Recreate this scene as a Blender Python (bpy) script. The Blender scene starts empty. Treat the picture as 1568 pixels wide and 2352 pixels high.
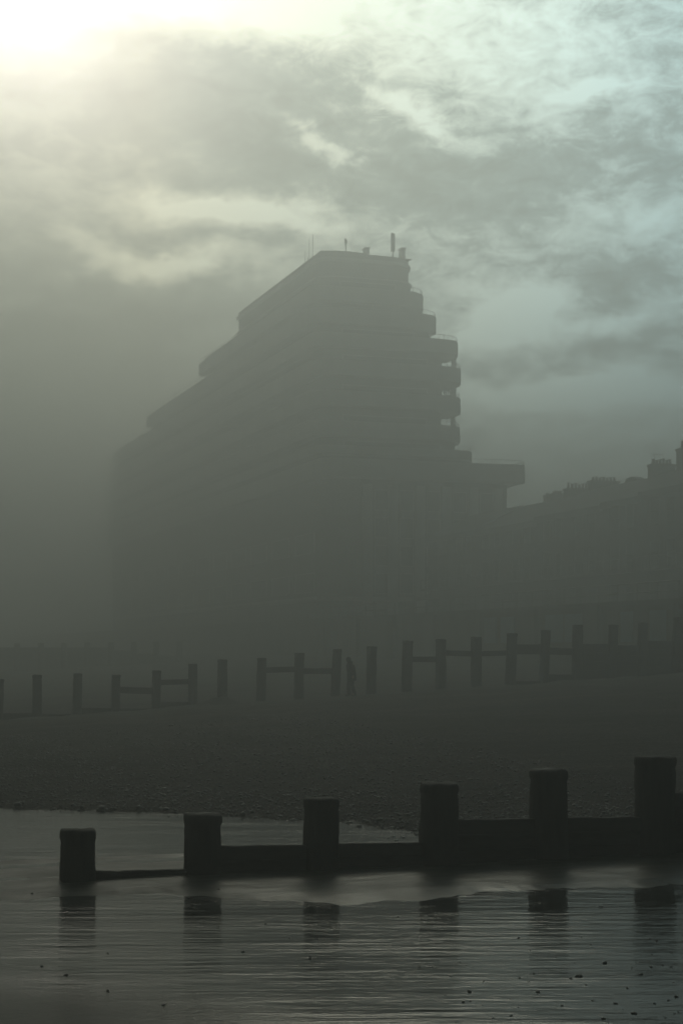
import bpy, bmesh, math, random
from mathutils import Vector, noise, Matrix

random.seed(7)
SC = bpy.context.scene
COL = SC.collection
R = math.radians

# ------------------------------------------------------------------ view constants
F = 3730.0            # focal length in units of a 1568 x 2352 frame
HZ = 1490.0           # height of the horizon in that frame
CX = 784.0
CAMZ = 2.9
DV = (-0.318, 0.948)  # along the shore, away from the camera
NV = (0.948, 0.318)   # up the beach, towards the town
NEAR0 = (-3.28, 20.2)
BLD = (-2.4, 185.0)   # sea-front corner of the tall block


def uv_of(x, y):
    dx, dy = x - NEAR0[0], y - NEAR0[1]
    return dx * NV[0] + dy * NV[1], dx * DV[0] + dy * DV[1]


def xy_of(u, v):
    return NEAR0[0] + u * NV[0] + v * DV[0], NEAR0[1] + u * NV[1] + v * DV[1]


def town(a, b):
    """town grid: a along the sea front from the block's corner, b inland"""
    return BLD[0] + a * DV[0] + b * NV[0], BLD[1] + a * DV[1] + b * NV[1]


def zat(py, Y):
    return CAMZ + (HZ - py) / F * Y


def smooth(e0, e1, x):
    t = max(0.0, min(1.0, (x - e0) / (e1 - e0)))
    return t * t * (3 - 2 * t)


# ------------------------------------------------------------------ ground heights
def shore_u(v):
    """where the shingle starts, as u along the groynes"""
    if v < 0.3:
        return 10.5
    pts = ((.3, 6.3), (3.1, 6.0), (5.4, 5.3), (7.8, 2.9), (9.85, .1), (11.6, -1.6), (16.6, -1.5), (38, -1.0), (46.6, 4.8), (2000, 4))
    for (v0, u0), (v1, u1) in zip(pts, pts[1:]):
        if v <= v1:
            return u0 + (u1 - u0) * (v - v0) / (v1 - v0)
    return 4.


def groundz(x, y):
    u, v = uv_of(x, y)
    rise = u - shore_u(v) + 0.35 * noise.noise(Vector((u * .7, v * .7, 3.1)))
    if v > 0.3 and v < 12:
        slope = .035
    else:
        slope = .063
    if v > 12:
        slope = .035 + .020 * smooth(12, 30, v)
    z = -0.02
    # damp sand: faint swells, a drier rib along the near groyne
    z += 0.018 * noise.noise(Vector((u * .35, v * .8, 0))) + 0.008 * noise.noise(Vector((u * 1.3, v * 2.6, 5)))
    z += 0.010 * noise.noise(Vector((u * 1.6, v * 8, 2))) * smooth(-6, -1, v)
    edge = -2.5 + 1.75 * (1 - smooth(-.6, 2.6, u)) - .3 * noise.noise(Vector((u * .5, 0, 9))) + .22 * noise.noise(Vector((u * 2.1, 0, 4))) + .12 * noise.noise(Vector((u * 5.5, 0, 6)))
    if v <= 0.4:
        z += 0.05 * smooth(edge - .35, edge + .4, v) * smooth(-5, 1.6, u)
        z += 0.030 * math.exp(-((v + .95) / .35) ** 2) * (1 - smooth(-.5, 2.5, u))
    if 0.4 < v < 4:
        z += 0.035 * math.exp(-((v - 1.0) / .55) ** 2) * (1 - smooth(3, 5, u))
        z += 0.030 * math.exp(-((v - 2.2) / .22) ** 2) * (1 - smooth(3, 5, u))
    if rise > 0:
        h = min(rise * slope, 3.2)
        h += .05 * smooth(0, .5, rise)
        h += .09 * smooth(0.3, 3, rise) * noise.noise(Vector((u * .55, v * .22, 1)))
        h += .022 * smooth(0, .6, rise) * noise.noise(Vector((u * 2.6, v * 2.6, 2)))
        z += h
    # heap of shingle against one far pile
    hx, hy = FARHEAP
    d = math.hypot(x - hx, y - hy)
    if d < 3:
        z += .42 * math.exp(-(d / .75) ** 2)
    return z


# ------------------------------------------------------------------ mesh collector
class MB:
    def __init__(self):
        self.v = []
        self.f = []

    def add(self, vs, fs):
        o = len(self.v)
        self.v += [tuple(p) for p in vs]
        self.f += [tuple(i + o for i in q) for q in fs]
        return self

    def prism(self, pts, z0, z1):
        """pts counter-clockwise"""
        n = len(pts)
        vs = [(p[0], p[1], z0) for p in pts] + [(p[0], p[1], z1) for p in pts]
        fs = [tuple(range(n - 1, -1, -1)), tuple(range(n, 2 * n))]
        fs += [(i, (i + 1) % n, n + (i + 1) % n, n + i) for i in range(n)]
        return self.add(vs, fs)

    def box(self, a0, a1, b0, b1, z0, z1, fr=None):
        """box in a horizontal frame fr(a, b) -> (x, y)"""
        fr = fr or (lambda p, q: (p, q))
        pts = [fr(a0, b0), fr(a1, b0), fr(a1, b1), fr(a0, b1)]
        ar = sum(pts[i][0] * pts[(i + 1) % 4][1] - pts[(i + 1) % 4][0] * pts[i][1] for i in range(4))
        if ar < 0:
            pts.reverse()
        return self.prism(pts, z0, z1)

    def tube(self, p, q, r0, r1=None, n=8):
        r1 = r0 if r1 is None else r1
        p, q = Vector(p), Vector(q)
        d = (q - p).normalized()
        s = d.orthogonal().normalized()
        t = d.cross(s)
        vs = []
        for c, r in ((p, r0), (q, r1)):
            for i in range(n):
                a = 2 * math.pi * i / n
                vs.append(c + (s * math.cos(a) + t * math.sin(a)) * r)
        fs = [tuple(range(n - 1, -1, -1)), tuple(range(n, 2 * n))]
        fs += [(i, (i + 1) % n, n + (i + 1) % n, n + i) for i in range(n)]
        return self.add(vs, fs)

    def build(self, name, mat, parent=None, smooth_shade=False, origin=None):
        me = bpy.data.meshes.new(name)
        vs = self.v
        if origin:
            vs = [(a - origin[0], b - origin[1], c - origin[2]) for a, b, c in vs]
        me.from_pydata(vs, [], self.f)
        bm = bmesh.new()
        bm.from_mesh(me)
        bmesh.ops.recalc_face_normals(bm, faces=bm.faces)
        bm.to_mesh(me)
        bm.free()
        if smooth_shade:
            for p in me.polygons:
                p.use_smooth = True
        me.materials.append(mat)
        o = bpy.data.objects.new(name, me)
        COL.objects.link(o)
        if origin:
            o.location = origin
        if parent:
            o.parent = parent
        return o


def tag(o, label=None, cat=None, group=None, kind=None):
    if label:
        o['label'] = label
    if cat:
        o['category'] = cat
    if group:
        o['group'] = group
    if kind:
        o['kind'] = kind
    return o


def empty(name, loc=(0, 0, 0)):
    o = bpy.data.objects.new(name, None)
    COL.objects.link(o)
    o.location = loc
    o.empty_display_size = .3
    return o


def local_child(o, parent):
    """parent a mesh built in world coordinates under an Empty, keeping place"""
    o.parent = parent
    o.matrix_parent_inverse = Matrix.Translation(-Vector(parent.location))
    return o


# ------------------------------------------------------------------ node helper
class NT:
    def __init__(self, tree):
        self.t = tree
        self.n = tree.nodes
        self.l = tree.links

    def node(self, kind, **kw):
        n = self.n.new(kind)
        for k, v in kw.items():
            setattr(n, k, v)
        return n

    def put(self, sock, val):
        if isinstance(val, bpy.types.NodeSocket):
            self.l.new(val, sock)
        elif val is not None:
            sock.default_value = val

    def math(self, op, a, b=None, c=None, clamp=False):
        n = self.node('ShaderNodeMath', operation=op, use_clamp=clamp)
        self.put(n.inputs[0], a)
        if b is not None:
            self.put(n.inputs[1], b)
        if c is not None:
            self.put(n.inputs[2], c)
        return n.outputs[0]

    def vmath(self, op, a, b=None):
        n = self.node('ShaderNodeVectorMath', operation=op)
        self.put(n.inputs[0], a)
        if b is not None:
            self.put(n.inputs[1], b)
        return n.outputs['Value'] if op in ('DOT_PRODUCT', 'LENGTH') else n.outputs[0]

    def noise(self, vec, scale, detail=4, rough=.55, dist=0.0, out='Fac'):
        n = self.node('ShaderNodeTexNoise')
        self.put(n.inputs['Vector'], vec)
        n.inputs['Scale'].default_value = scale
        n.inputs['Detail'].default_value = detail
        n.inputs['Roughness'].default_value = rough
        n.inputs['Distortion'].default_value = dist
        return n.outputs[out]

    def mapping(self, vec, loc=(0, 0, 0), rot=(0, 0, 0), scale=(1, 1, 1), kind='POINT'):
        n = self.node('ShaderNodeMapping', vector_type=kind)
        self.put(n.inputs['Vector'], vec)
        n.inputs['Location'].default_value = loc
        n.inputs['Rotation'].default_value = rot
        n.inputs['Scale'].default_value = scale
        return n.outputs[0]

    def ramp(self, fac, stops, interp='LINEAR'):
        n = self.node('ShaderNodeValToRGB')
        n.color_ramp.interpolation = interp
        e = n.color_ramp.elements
        while len(e) < len(stops):
            e.new(.5)
        for el, (p, c) in zip(e, stops):
            el.position = p
            el.color = (*c, 1)
        self.put(n.inputs[0], fac)
        return n.outputs[0]

    def maprange(self, v, a, b, c=0., d=1., kind='SMOOTHSTEP'):
        n = self.node('ShaderNodeMapRange', interpolation_type=kind)
        self.put(n.inputs[0], v)
        for i, x in zip((1, 2, 3, 4), (a, b, c, d)):
            n.inputs[i].default_value = x
        return n.outputs[0]

    def mix(self, fac, a, b, mode='MIX'):
        n = self.node('ShaderNodeMix', data_type='RGBA', blend_type=mode)
        self.put(n.inputs[0], fac)
        for s, x in ((n.inputs[6], a), (n.inputs[7], b)):
            self.put(s, (*x, 1) if isinstance(x, tuple) and len(x) == 3 else x)
        return n.outputs[2]

    def bump(self, h, strength=.5, dist=.01, normal=None):
        n = self.node('ShaderNodeBump')
        self.put(n.inputs['Height'], h)
        n.inputs['Strength'].default_value = strength
        n.inputs['Distance'].default_value = dist
        if normal is not None:
            self.put(n.inputs['Normal'], normal)
        return n.outputs[0]


def material(name):
    m = bpy.data.materials.new(name)
    m.use_nodes = True
    nt = NT(m.node_tree)
    bs = next(n for n in nt.n if n.type == 'BSDF_PRINCIPLED')
    return m, nt, bs


def pos(nt):
    return nt.node('ShaderNodeNewGeometry').outputs['Position']


def plain(name, lo, hi, scale=3., rough=.7, bump=.3, bdist=.01, stretch=(1, 1, 1), obj=False, spec=.3):
    m, nt, bs = material(name)
    vec = nt.node('ShaderNodeTexCoord').outputs['Object'] if obj else pos(nt)
    vec = nt.mapping(vec, scale=stretch)
    f = nt.noise(vec, scale, 6, .6)
    nt.put(bs.inputs['Base Color'], nt.ramp(f, [(.3, lo), (.7, hi)]))
    bs.inputs['Roughness'].default_value = rough
    bs.inputs['Specular IOR Level'].default_value = spec
    f2 = nt.noise(vec, scale * 6, 4, .6)
    nt.put(bs.inputs['Normal'], nt.bump(f2, bump, bdist))
    return m


M = {}
M['timber'] = plain('weathered_wet_timber', (.012, .009, .008), (.034, .026, .022), 2.2, .75, .8, .012, (5, 5, .7), True, .15)
M['board'] = plain('wet_timber_plank', (.012, .009, .008), (.032, .025, .021), 2., .72, .7, .01, (.6, 5, 6), True, .15)
M['mistedtimber'] = plain('mist_paled_timber', (.16, .16, .155), (.24, .238, .23), 2.2, .85, .5, .01, (4, 4, .8), True, .1)  # distant groyne: its fade into the mist is painted in as paler timber
M['oldtimber'] = plain('grey_timber', (.012, .012, .011), (.03, .028, .025), 2.2, .8, .8, .012, (4, 4, .8), True, .15)
M['render'] = plain('weathered_render', (.12, .12, .11), (.19, .185, .17), .35, .85, .2, .01, (1, 1, .35))
M['parapet'] = plain('stained_white_parapet', (.42, .42, .40), (.58, .57, .54), .6, .85, .2, .01, (1, 1, .4))
M['glass'] = plain('dark_window_glass', (.015, .018, .02), (.03, .034, .036), .4, .15, .02, .002, spec=.5)
M['steel'] = plain('galvanised_steel', (.12, .12, .12), (.2, .2, .2), 2, .5, .1, .003)
M['whitepaint'] = plain('weathered_white_paint', (.5, .5, .47), (.66, .65, .61), .5, .8, .15, .006, (1, 1, .4))
M['brick'] = plain('sooty_brick', (.10, .075, .06), (.17, .13, .10), 1.1, .9, .4, .01)
M['pot'] = plain('clay_chimney_pot', (.10, .06, .045), (.16, .10, .07), 3, .85, .2, .005)
M['slate'] = plain('slate_roof', (.04, .041, .044), (.07, .072, .075), 1.5, .9, .3, .01, spec=.08)
M['stucco'] = plain('stucco_front', (.09, .092, .095), (.15, .152, .155), .5, .85, .2, .008)
M['paint'] = plain('door_paint', (.02, .03, .04), (.04, .05, .06), 3, .5, .1, .003)
M['concrete'] = plain('sea_wall_concrete', (.13, .13, .12), (.22, .215, .2), .5, .85, .3, .015, (1, 1, .5))
M['bluepanel'] = plain('pale_blue_panel', (.16, .24, .29), (.22, .31, .36), .8, .6, .1, .004)
M['asphalt'] = plain('asphalt', (.04, .04, .04), (.06, .06, .058), 4, .8, .4, .005)
M['paving'] = plain('promenade_paving', (.16, .155, .145), (.23, .225, .21), 1.5, .8, .3, .006)
M['coat'] = plain('dark_coat_cloth', (.012, .013, .016), (.022, .023, .027), 9, .9, .4, .004, obj=True)
M['trousers'] = plain('dark_trouser_cloth', (.014, .015, .02), (.024, .026, .032), 9, .9, .3, .004, obj=True)
M['skin'] = plain('skin', (.32, .2, .15), (.38, .25, .19), 12, .55, .1, .002, obj=True)
M['hair'] = plain('dark_hair', (.02, .014, .01), (.04, .03, .02), 30, .6, .5, .003, obj=True)
M['boot'] = plain('black_leather', (.01, .01, .01), (.02, .02, .02), 9, .5, .2, .002, obj=True)
M['stone'] = plain('dark_beach_stone', (.02, .02, .019), (.06, .058, .053), 9, .6, .3, .003, spec=.3)


def make_beach_mat():
    m, nt, bs = material('shingle_and_damp_sand')
    p = pos(nt)
    at = nt.node('ShaderNodeAttribute', attribute_name='shingle').outputs['Fac']
    vor = nt.node('ShaderNodeTexVoronoi', feature='F1')
    nt.put(vor.inputs['Vector'], p)
    vor.inputs['Scale'].default_value = 22
    vor2 = nt.node('ShaderNodeTexVoronoi', feature='F1')
    nt.put(vor2.inputs['Vector'], p)
    vor2.inputs['Scale'].default_value = 9
    sepc = nt.node('ShaderNodeSeparateColor')
    nt.put(sepc.inputs[0], vor.outputs['Color'])
    tone = nt.ramp(sepc.outputs[0], [(0, (.011, .0092, .0085)), (.6, (.030, .025, .023)), (1, (.074, .062, .056))])
    big = nt.noise(nt.mapping(p, scale=(.25, .6, 1)), .6, 6, .6)
    tone = nt.mix(nt.maprange(big, .35, .65), tone, nt.mix(1., tone, (.55, .55, .55), 'MULTIPLY'))
    band = nt.noise(nt.mapping(p, rot=(0, 0, R(-71.5)), scale=(.08, .9, 1)), 1.0, 5, .6)
    tone = nt.mix(1., tone, nt.ramp(band, [(.3, (.55, .55, .56)), (.7, (1.7, 1.62, 1.5))]), 'MULTIPLY')
    sandn = nt.noise(p, 1.3, 6, .6)
    sand = nt.ramp(sandn, [(.3, (.038, .036, .032)), (.7, (.062, .058, .051))])
    nt.put(bs.inputs['Base Color'], nt.mix(at, sand, tone))
    rs = nt.ramp(nt.noise(p, .8, 5), [(.3, (.26,) * 3), (.7, (.5,) * 3)])
    nt.put(bs.inputs['Roughness'], nt.mix(at, rs, (.8, .8, .8)))
    nt.put(bs.inputs['Specular IOR Level'], nt.math('MULTIPLY_ADD', at, -.01, .06))
    h = nt.math('ADD', nt.math('MULTIPLY', vor.outputs['Distance'], -1.), nt.math('MULTIPLY', vor2.outputs['Distance'], -1.2))
    h = nt.math('MULTIPLY', h, at)
    hs = nt.math('MULTIPLY', nt.noise(nt.mapping(p, rot=(0, 0, R(-18.5)), scale=(1.2, 7, 1)), 2.2, 5), .12)
    nt.put(bs.inputs['Normal'], nt.bump(nt.math('ADD', h, hs), .9, .05))
    return m


def make_water_mat():
    m, nt, bs = material('shallow_sea_water')
    p = pos(nt)
    bs.inputs['Base Color'].default_value = (.032, .032, .031, 1)
    bs.inputs['IOR'].default_value = 1.333
    bs.inputs['Specular IOR Level'].default_value = .14
    q = nt.mapping(p, rot=(0, 0, R(-9)), scale=(.55, 4.2, 1))
    w1 = nt.noise(q, 1.0, 3, .55, .35)
    w2 = nt.noise(nt.mapping(p, rot=(0, 0, R(-4)), scale=(1.6, 9, 1)), 1.5, 3, .6, .2)
    w3 = nt.noise(nt.mapping(p, rot=(0, 0, R(12)), scale=(3., 9, 1)), 4.0, 3, .6)
    # wind patches: calm here, ruffled there
    patch = nt.maprange(nt.noise(nt.mapping(p, rot=(0, 0, R(-10)), scale=(.18, .8, 1)), .9, 4, .55), .36, .60, .5, 1.)
    h = nt.math('ADD', nt.math('MULTIPLY', w1, 1.0), nt.math('MULTIPLY', w2, .5))
    h = nt.math('ADD', h, nt.math('MULTIPLY', w3, nt.math('MULTIPLY', patch, .10)))
    h = nt.math('MULTIPLY', h, nt.math('ADD', nt.math('MULTIPLY', patch, .8), .2))
    # a gust ruffles the shallows in one place
    gd = nt.mapping(p, (-2.6, 12.9, 0), (0, 0, R(-10)), (1.7, .9, 1), 'TEXTURE')
    gust = nt.math('EXPONENT', nt.math('MULTIPLY', nt.vmath('DOT_PRODUCT', gd, gd), -1.))
    h = nt.math('MULTIPLY_ADD', nt.math('MULTIPLY', w3, gust), 1.1, h)
    nt.put(bs.inputs['Normal'], nt.bump(h, 1.0, .0135))
    nt.put(bs.inputs['Roughness'], nt.math('MULTIPLY_ADD', patch, .05, .05))
    return m


M['beach'] = make_beach_mat()
M['water'] = make_water_mat()

# ------------------------------------------------------------------ far groyne line (needed by the ground)
FAR1 = (-12.54, 67.0)


def on_line(px, base):
    """the point of the groyne through base that is seen at column px"""
    k = (px - CX) / F
    t = (base[1] * k - base[0]) / (NV[0] - NV[1] * k)
    return base[0] + t * NV[0], base[1] + t * NV[1]


FARHEAP = on_line(514, FAR1)
FARHEAP = (FARHEAP[0] - .1, FARHEAP[1] - .9)

# ------------------------------------------------------------------ ground and water sheets
def ground_sheet():
    cols = []
    a = -180.0
    while a < 180:
        cols.append(a)
        b = abs(a - 0.)
        a += .085 if b < 15 else (.6 if b < 40 else 4.)
    rows = [1.0]
    while rows[-1] < 1500:
        r = rows[-1]
        rows.append(r + (.5 if r < 10 else max(.05, r * .0042) if r < 45 else r * .012 if r < 140 else r * .12))
    nC, nR = len(cols), len(rows)
    vs = [(0, 0, groundz(0, 0))]
    sh = [0.0]
    cs = [(math.sin(R(c)), math.cos(R(c))) for c in cols]
    for r in rows:
        for s, c in cs:
            x, y = r * s, r * c
            if r > 300:
                u, v = uv_of(x, y)
                z = -.5 if u < 10 else min(3.2, (u - 3) * .063)
                k = 1. if u > 3 else 0.
            else:
                z = groundz(x, y)
                u, v = uv_of(x, y)
                rise = u - shore_u(v) + .35 * noise.noise(Vector((u * .7, v * .7, 3.1)))
                k = smooth(-.05, .25, rise + .35 * noise.noise(Vector((u * 3, v * 3, 8))))
                if math.hypot(x - FARHEAP[0], y - FARHEAP[1]) < 1.6:
                    k = 1.
            vs.append((x, y, z))
            sh.append(k)
    fs = [(0, 1 + (i + 1) % nC, 1 + i) for i in range(nC)]
    for j in range(nR - 1):
        o = 1 + j * nC
        for i in range(nC):
            i2 = (i + 1) % nC
            fs.append((o + i, o + i2, o + nC + i2, o + nC + i))
    me = bpy.data.meshes.new('beach')
    me.from_pydata(vs, [], fs)
    at = me.attributes.new('shingle', 'FLOAT', 'POINT')
    at.data.foreach_set('value', sh)
    me.polygons.foreach_set('use_smooth', [True] * len(me.polygons))
    me.materials.append(M['beach'])
    me.update()
    o = bpy.data.objects.new('beach', me)
    COL.objects.link(o)
    me.flip_normals() if me.polygons[50].normal.z < 0 else None
    return tag(o, kind='structure')


ground_sheet()
wm = MB()
W = 1500
wm.add([(-W, -W, 0), (W, -W, 0), (W, W, 0), (-W, W, 0)], [(0, 1, 2, 3)])
tag(wm.build('sea_water', M['water']), kind='structure')

# ------------------------------------------------------------------ groynes
def pile(name, x, y, z0, z1, w, parent, mat, seed, lean=0., rough=1.):
    """square sawn pile, worn: slightly waisted below a thicker head"""
    rnd = random.Random(seed)
    n = 16
    rows = []
    hgt = z1 - z0
    k = max(8, int(hgt / .07))
    zz = [z0 + hgt * i / k for i in range(k + 1)]
    zz = [z for z in zz if z < z1 - .16] + [z1 - .15, z1 - .10, z1 - .055, z1 - .02, z1]
    ang0 = rnd.uniform(-.12, .12) + math.atan2(NV[1], NV[0])
    vs = []
    for z in zz:
        d = z1 - z
        s = 1.0
        if d < .001:
            s = .93
        elif d < .03:
            s = .985
        elif d < .11:
            s = 1.0
        elif d < .2:
            s = .93
        else:
            s = .95 + .04 * min(1, d / 1.2)
        for i in range(n):
            a = 2 * math.pi * i / n
            ca, sa = math.cos(a), math.sin(a)
            e = 5.0
            rr = (abs(ca) ** e + abs(sa) ** e) ** (-1 / e)
            rr = min(rr, 1.2) * w / 2 * s
            rr *= 1 + rough * (.075 * noise.noise(Vector((ca * 1.5 + seed * 7, sa * 1.5, z * 2.2))) + .045 * noise.noise(Vector((ca * 4 + seed * 3, sa * 4, z * 9))))
            vs.append((x + rr * math.cos(a + ang0) + lean * (z - z0), y + rr * math.sin(a + ang0),
                       z + (rough * .05 * noise.noise(Vector((ca * 3, sa * 3 + seed, 2))) if z == z1 else 0)))
    m = len(zz)
    fs = [tuple(range(n - 1, -1, -1))]
    for j in range(m - 1):
        for i in range(n):
            fs.append((j * n + i, j * n + (i + 1) % n, (j + 1) * n + (i + 1) % n, (j + 1) * n + i))
    vs.append((x + lean * hgt, y, z1 + .006))
    fs += [((m - 1) * n + i, (m - 1) * n + (i + 1) % n, len(vs) - 1) for i in range(n)]
    b = MB()
    b.add(vs, fs)
    o = b.build(name, mat, None, True, (x, y, z0))
    bpy.context.view_layer.update()
    o.parent = parent
    o.location = Vector((x, y, z0)) - parent.location
    return o


def plank(name, p, q, zp0, zp1, zq0, zq1, thick, parent, mat, seed, off=0.):
    """plank between two piles, top edge worn"""
    d = Vector((q[0] - p[0], q[1] - p[1], 0))
    L = d.length
    d.normalize()
    s = Vector((-d.y, d.x, 0))
    n = max(6, int(L / .08))
    vs = []
    for i in range(n + 1):
        t = i / n
        c = Vector((p[0], p[1], 0)) + d * L * t + s * off
        zb, zt = zp0 + (zq0 - zp0) * t, zp1 + (zq1 - zp1) * t
        w = .012 * noise.noise(Vector((t * L * 3, seed, 0))) + .006 * noise.noise(Vector((t * L * 11, seed, 4)))
        zt += w
        for (k, z) in ((-.5, zb), (-.5, zt - .02), (-.38, zt), (.38, zt), (.5, zt - .02), (.5, zb)):
            c2 = c + s * thick * k
            vs.append((c2.x, c2.y, z))
    fs = []
    for i in range(n):
        for k in range(6):
            fs.append((i * 6 + k, i * 6 + (k + 1) % 6, i * 6 + 6 + (k + 1) % 6, i * 6 + 6 + k))
    fs += [tuple(range(6)), tuple(range(n * 6, n * 6 + 6))]
    b = MB()
    b.add(vs, fs)
    org = (p[0], p[1], zp0)
    o = b.build(name, mat, None, False, org)
    o.parent = parent
    o.location = Vector(org) - parent.location
    return o


# near groyne: (column, top row, width in frame units, lean)
near = [(179, 1910, 80, .004), (464, 1873, 80, .012), (738, 1837, 78, -.006), (1003, 1802, 83, .022), (1260, 1770, 79, -.008), (1501, 1740, 82, .01)]
g1 = empty('groyne', (NEAR0[0], NEAR0[1], 0))
tag(g1, 'dark wet groyne of thick squared timber posts beside the wet sand, nearest of the groynes', 'groyne')
npos = []
for i, (px, py, w, ln) in enumerate(near):
    x, y = on_line(px, NEAR0)
    npos.append((x, y))
    pile('post', x, y, -.35, zat(py, y - .2), w / F * y, g1, M['timber'], i + 1, ln)
# two more posts up the beach, the first partly in frame behind the edge
for px, py in ((1740, 1708),):
    x, y = on_line(px, NEAR0)
    npos.append((x, y))
    pile('post', x, y, -.35, zat(py, y - .2), 80 / F * y, g1, M['timber'], 20 + px, 0.)
bays = [(2001, 1996, 0, 1), (1943, 1940, 1, 2), (1938, 1934, 2, 3), (1882, 1880, 3, 4), (1878, 1876, 4, 5), (1821, 1820, 5, 6)]
for k, (ta, tb, i, j) in enumerate(bays):
    p, q = npos[i], npos[j]
    zt0, zt1 = zat(ta, p[1]), zat(tb, q[1])
    lo = -.3
    # planks laid edge to edge, each its own board
    tot = (zt0 + zt1) / 2
    nb = max(1, round((tot + .1) / .24))
    for m in range(nb):
        f0, f1 = m / nb, (m + 1) / nb
        za0, za1 = (lo if m == 0 else zt0 * f0 + .004), zt0 * f1
        zb0, zb1 = (lo if m == 0 else zt1 * f0 + .004), zt1 * f1
        plank('plank', p, q, za0, za1, zb0, zb1, .11 - .012 * (m % 2), g1, M['board'], 3 * k + m, 0.0)

# far groyne
g2 = empty('groyne', (FAR1[0], FAR1[1], 0))
tag(g2, 'long misty timber groyne climbing the shingle, tall posts with single rails between them', 'groyne')
far = [(-5, 1560), (86, 1550), (177, 1547), (265, 1550), (358, 1540), (443, 1525), (511, 1515), (599, 1511), (685, 1500), (769, 1491),
       (851, 1485), (933, 1472), (1012, 1468), (1093, 1463), (1170, 1455), (1247, 1447), (1323, 1435), (1402, 1435), (1472, 1430), (1547, 1418), (1622, 1412)]
fpos = []
for i, (px, py) in enumerate(far):
    x, y = on_line(px, FAR1)
    fpos.append((x, y))
    pile('post', x, y, groundz(x, y) - .5, zat(py, y), random.uniform(20, 23) / F * y, g2, M['oldtimber'], 40 + i, random.choice((.0, .04, .07, -.025, .02)), 1.2)
rails = {3: (1577, 1592), 4: (1562, 1574), 7: (1533, 1546), 8: (1535, 1548), 11: (1508, 1521), 12: (1493, 1506), 13: (1496, 1508),
         14: (1480, 1503), 15: (1487, 1503)}
for i, (ya, yb) in rails.items():
    p, q = fpos[i], fpos[i + 1]
    plank('rail', p, q, zat(yb, p[1]), zat(ya, p[1]), zat(yb, q[1]) + .05 * ((i * 5) % 3 - 1), zat(ya, q[1]) + .05 * ((i * 5) % 3 - 1), .13, g2, M['oldtimber'], 90 + i, -.02)
low = {0: 1638, 1: 1640, 2: 1626, 3: 1627, 4: 1612, 5: 1622, 6: 1618, 7: 1613, 8: 1609, 9: 1604, 10: 1600, 11: 1594, 12: 1588, 13: 1578, 14: 1564, 15: 1549, 16: 1479, 17: 1482, 18: 1472, 19: 1462}
for i, yt in low.items():
    p, q = fpos[i], fpos[i + 1]
    zt0, zt1 = zat(yt, p[1]), zat(yt, q[1])
    b0 = groundz(*p) - .4
    b1 = groundz(*q) - .4
    nb = max(1, round((zt0 - b0) / .45))
    for m in range(nb):
        f0, f1 = m / nb, (m + 1) / nb
        plank('plank', p, q, b0 + (zt0 - b0) * f0 + .003, b0 + (zt0 - b0) * f1, b1 + (zt1 - b1) * f0 + .003, b1 + (zt1 - b1) * f1,
              .14, g2, M['oldtimber'], 120 + i + m, .03)

# third groyne, almost lost in the mist
T1 = on_line(40, (-31.8, 157.0))
g3 = empty('groyne', (T1[0], T1[1], 0))
tag(g3, 'distant timber groyne barely showing as a row of stub posts in the mist', 'groyne')
tpos = []
for i, px in enumerate([-12, 40, 95, 148, 201, 256, 308, 359, 412]):
    x, y = on_line(px, T1)
    tpos.append((x, y))
    pile('post', x, y, groundz(x, y) - .4, zat(1478 - .012 * px, y), .58, g3, M['mistedtimber'], 200 + i, 0., .5)
for i in range(len(tpos) - 1):
    p, q = tpos[i], tpos[i + 1]
    yt = 1487 + 7 * max(0, i - 4)
    plank('plank', p, q, groundz(*p) - .3, zat(yt, p[1]), groundz(*q) - .3, zat(yt, q[1]), .16, g3, M['mistedtimber'], 260 + i, .03)


# ------------------------------------------------------------------ stones
def stone_mesh(name, seed, flat=.6, sub=2):
    bm = bmesh.new()
    bmesh.ops.create_icosphere(bm, subdivisions=sub, radius=1)
    rnd = random.Random(seed)
    sx, sy = rnd.uniform(.8, 1.25), rnd.uniform(.7, 1.)
    for v in bm.verts:
        k = 1 + .28 * noise.noise(v.co * 1.3 + Vector((seed * 3.7, 0, 0)))
        v.co = Vector((v.co.x * sx * k, v.co.y * sy * k, v.co.z * flat * k))
    me = bpy.data.meshes.new(name)
    bm.to_mesh(me)
    bm.free()
    for p in me.polygons:
        p.use_smooth = True
    me.materials.append(M['stone'])
    return me


smeshes = [stone_mesh('pebble', s) for s in range(8)]
spots = [(1077, 2278, 5), (1455, 2328, 6), (152, 2240, 4), (97, 2220, 3.5), (248, 2190, 3.5), (248, 2277, 4), (376, 2309, 4), (1388, 2212, 5.5), (1328, 2243, 6),
         (1310, 2248, 4), (1234, 2278, 5), (1063, 2302, 4), (963, 2222, 2.5), (991, 2222, 2.5), (1119, 2122, 3), (1494, 2222, 4), (1470, 2238, 4), (1506, 2161, 3),
         (1380, 2084, 3), (610, 2122, 3), (664, 2155, 2.5), (558, 2187, 3), (712, 2202, 4), (74, 2057, 3), (913, 2107, 2.5), (1110, 2254, 3), (1170, 2295, 3),
         (1225, 2237, 3), (1345, 2262, 3), (1502, 2305, 3.5), (1540, 2222, 3), (1440, 2270, 3), (1412, 2305, 3), (1290, 2310, 3), (1385, 2340, 3), (1190, 2155, 2.5),
         (430, 2062, 3), (502, 2050, 2.5), (1552, 2290, 4), (1356, 2170, 2.5)]
rs = random.Random(5)
for _ in range(34):
    spots.append((rs.uniform(1020, 1566), rs.uniform(2150, 2350), rs.uniform(1.5, 2.6)))
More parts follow.
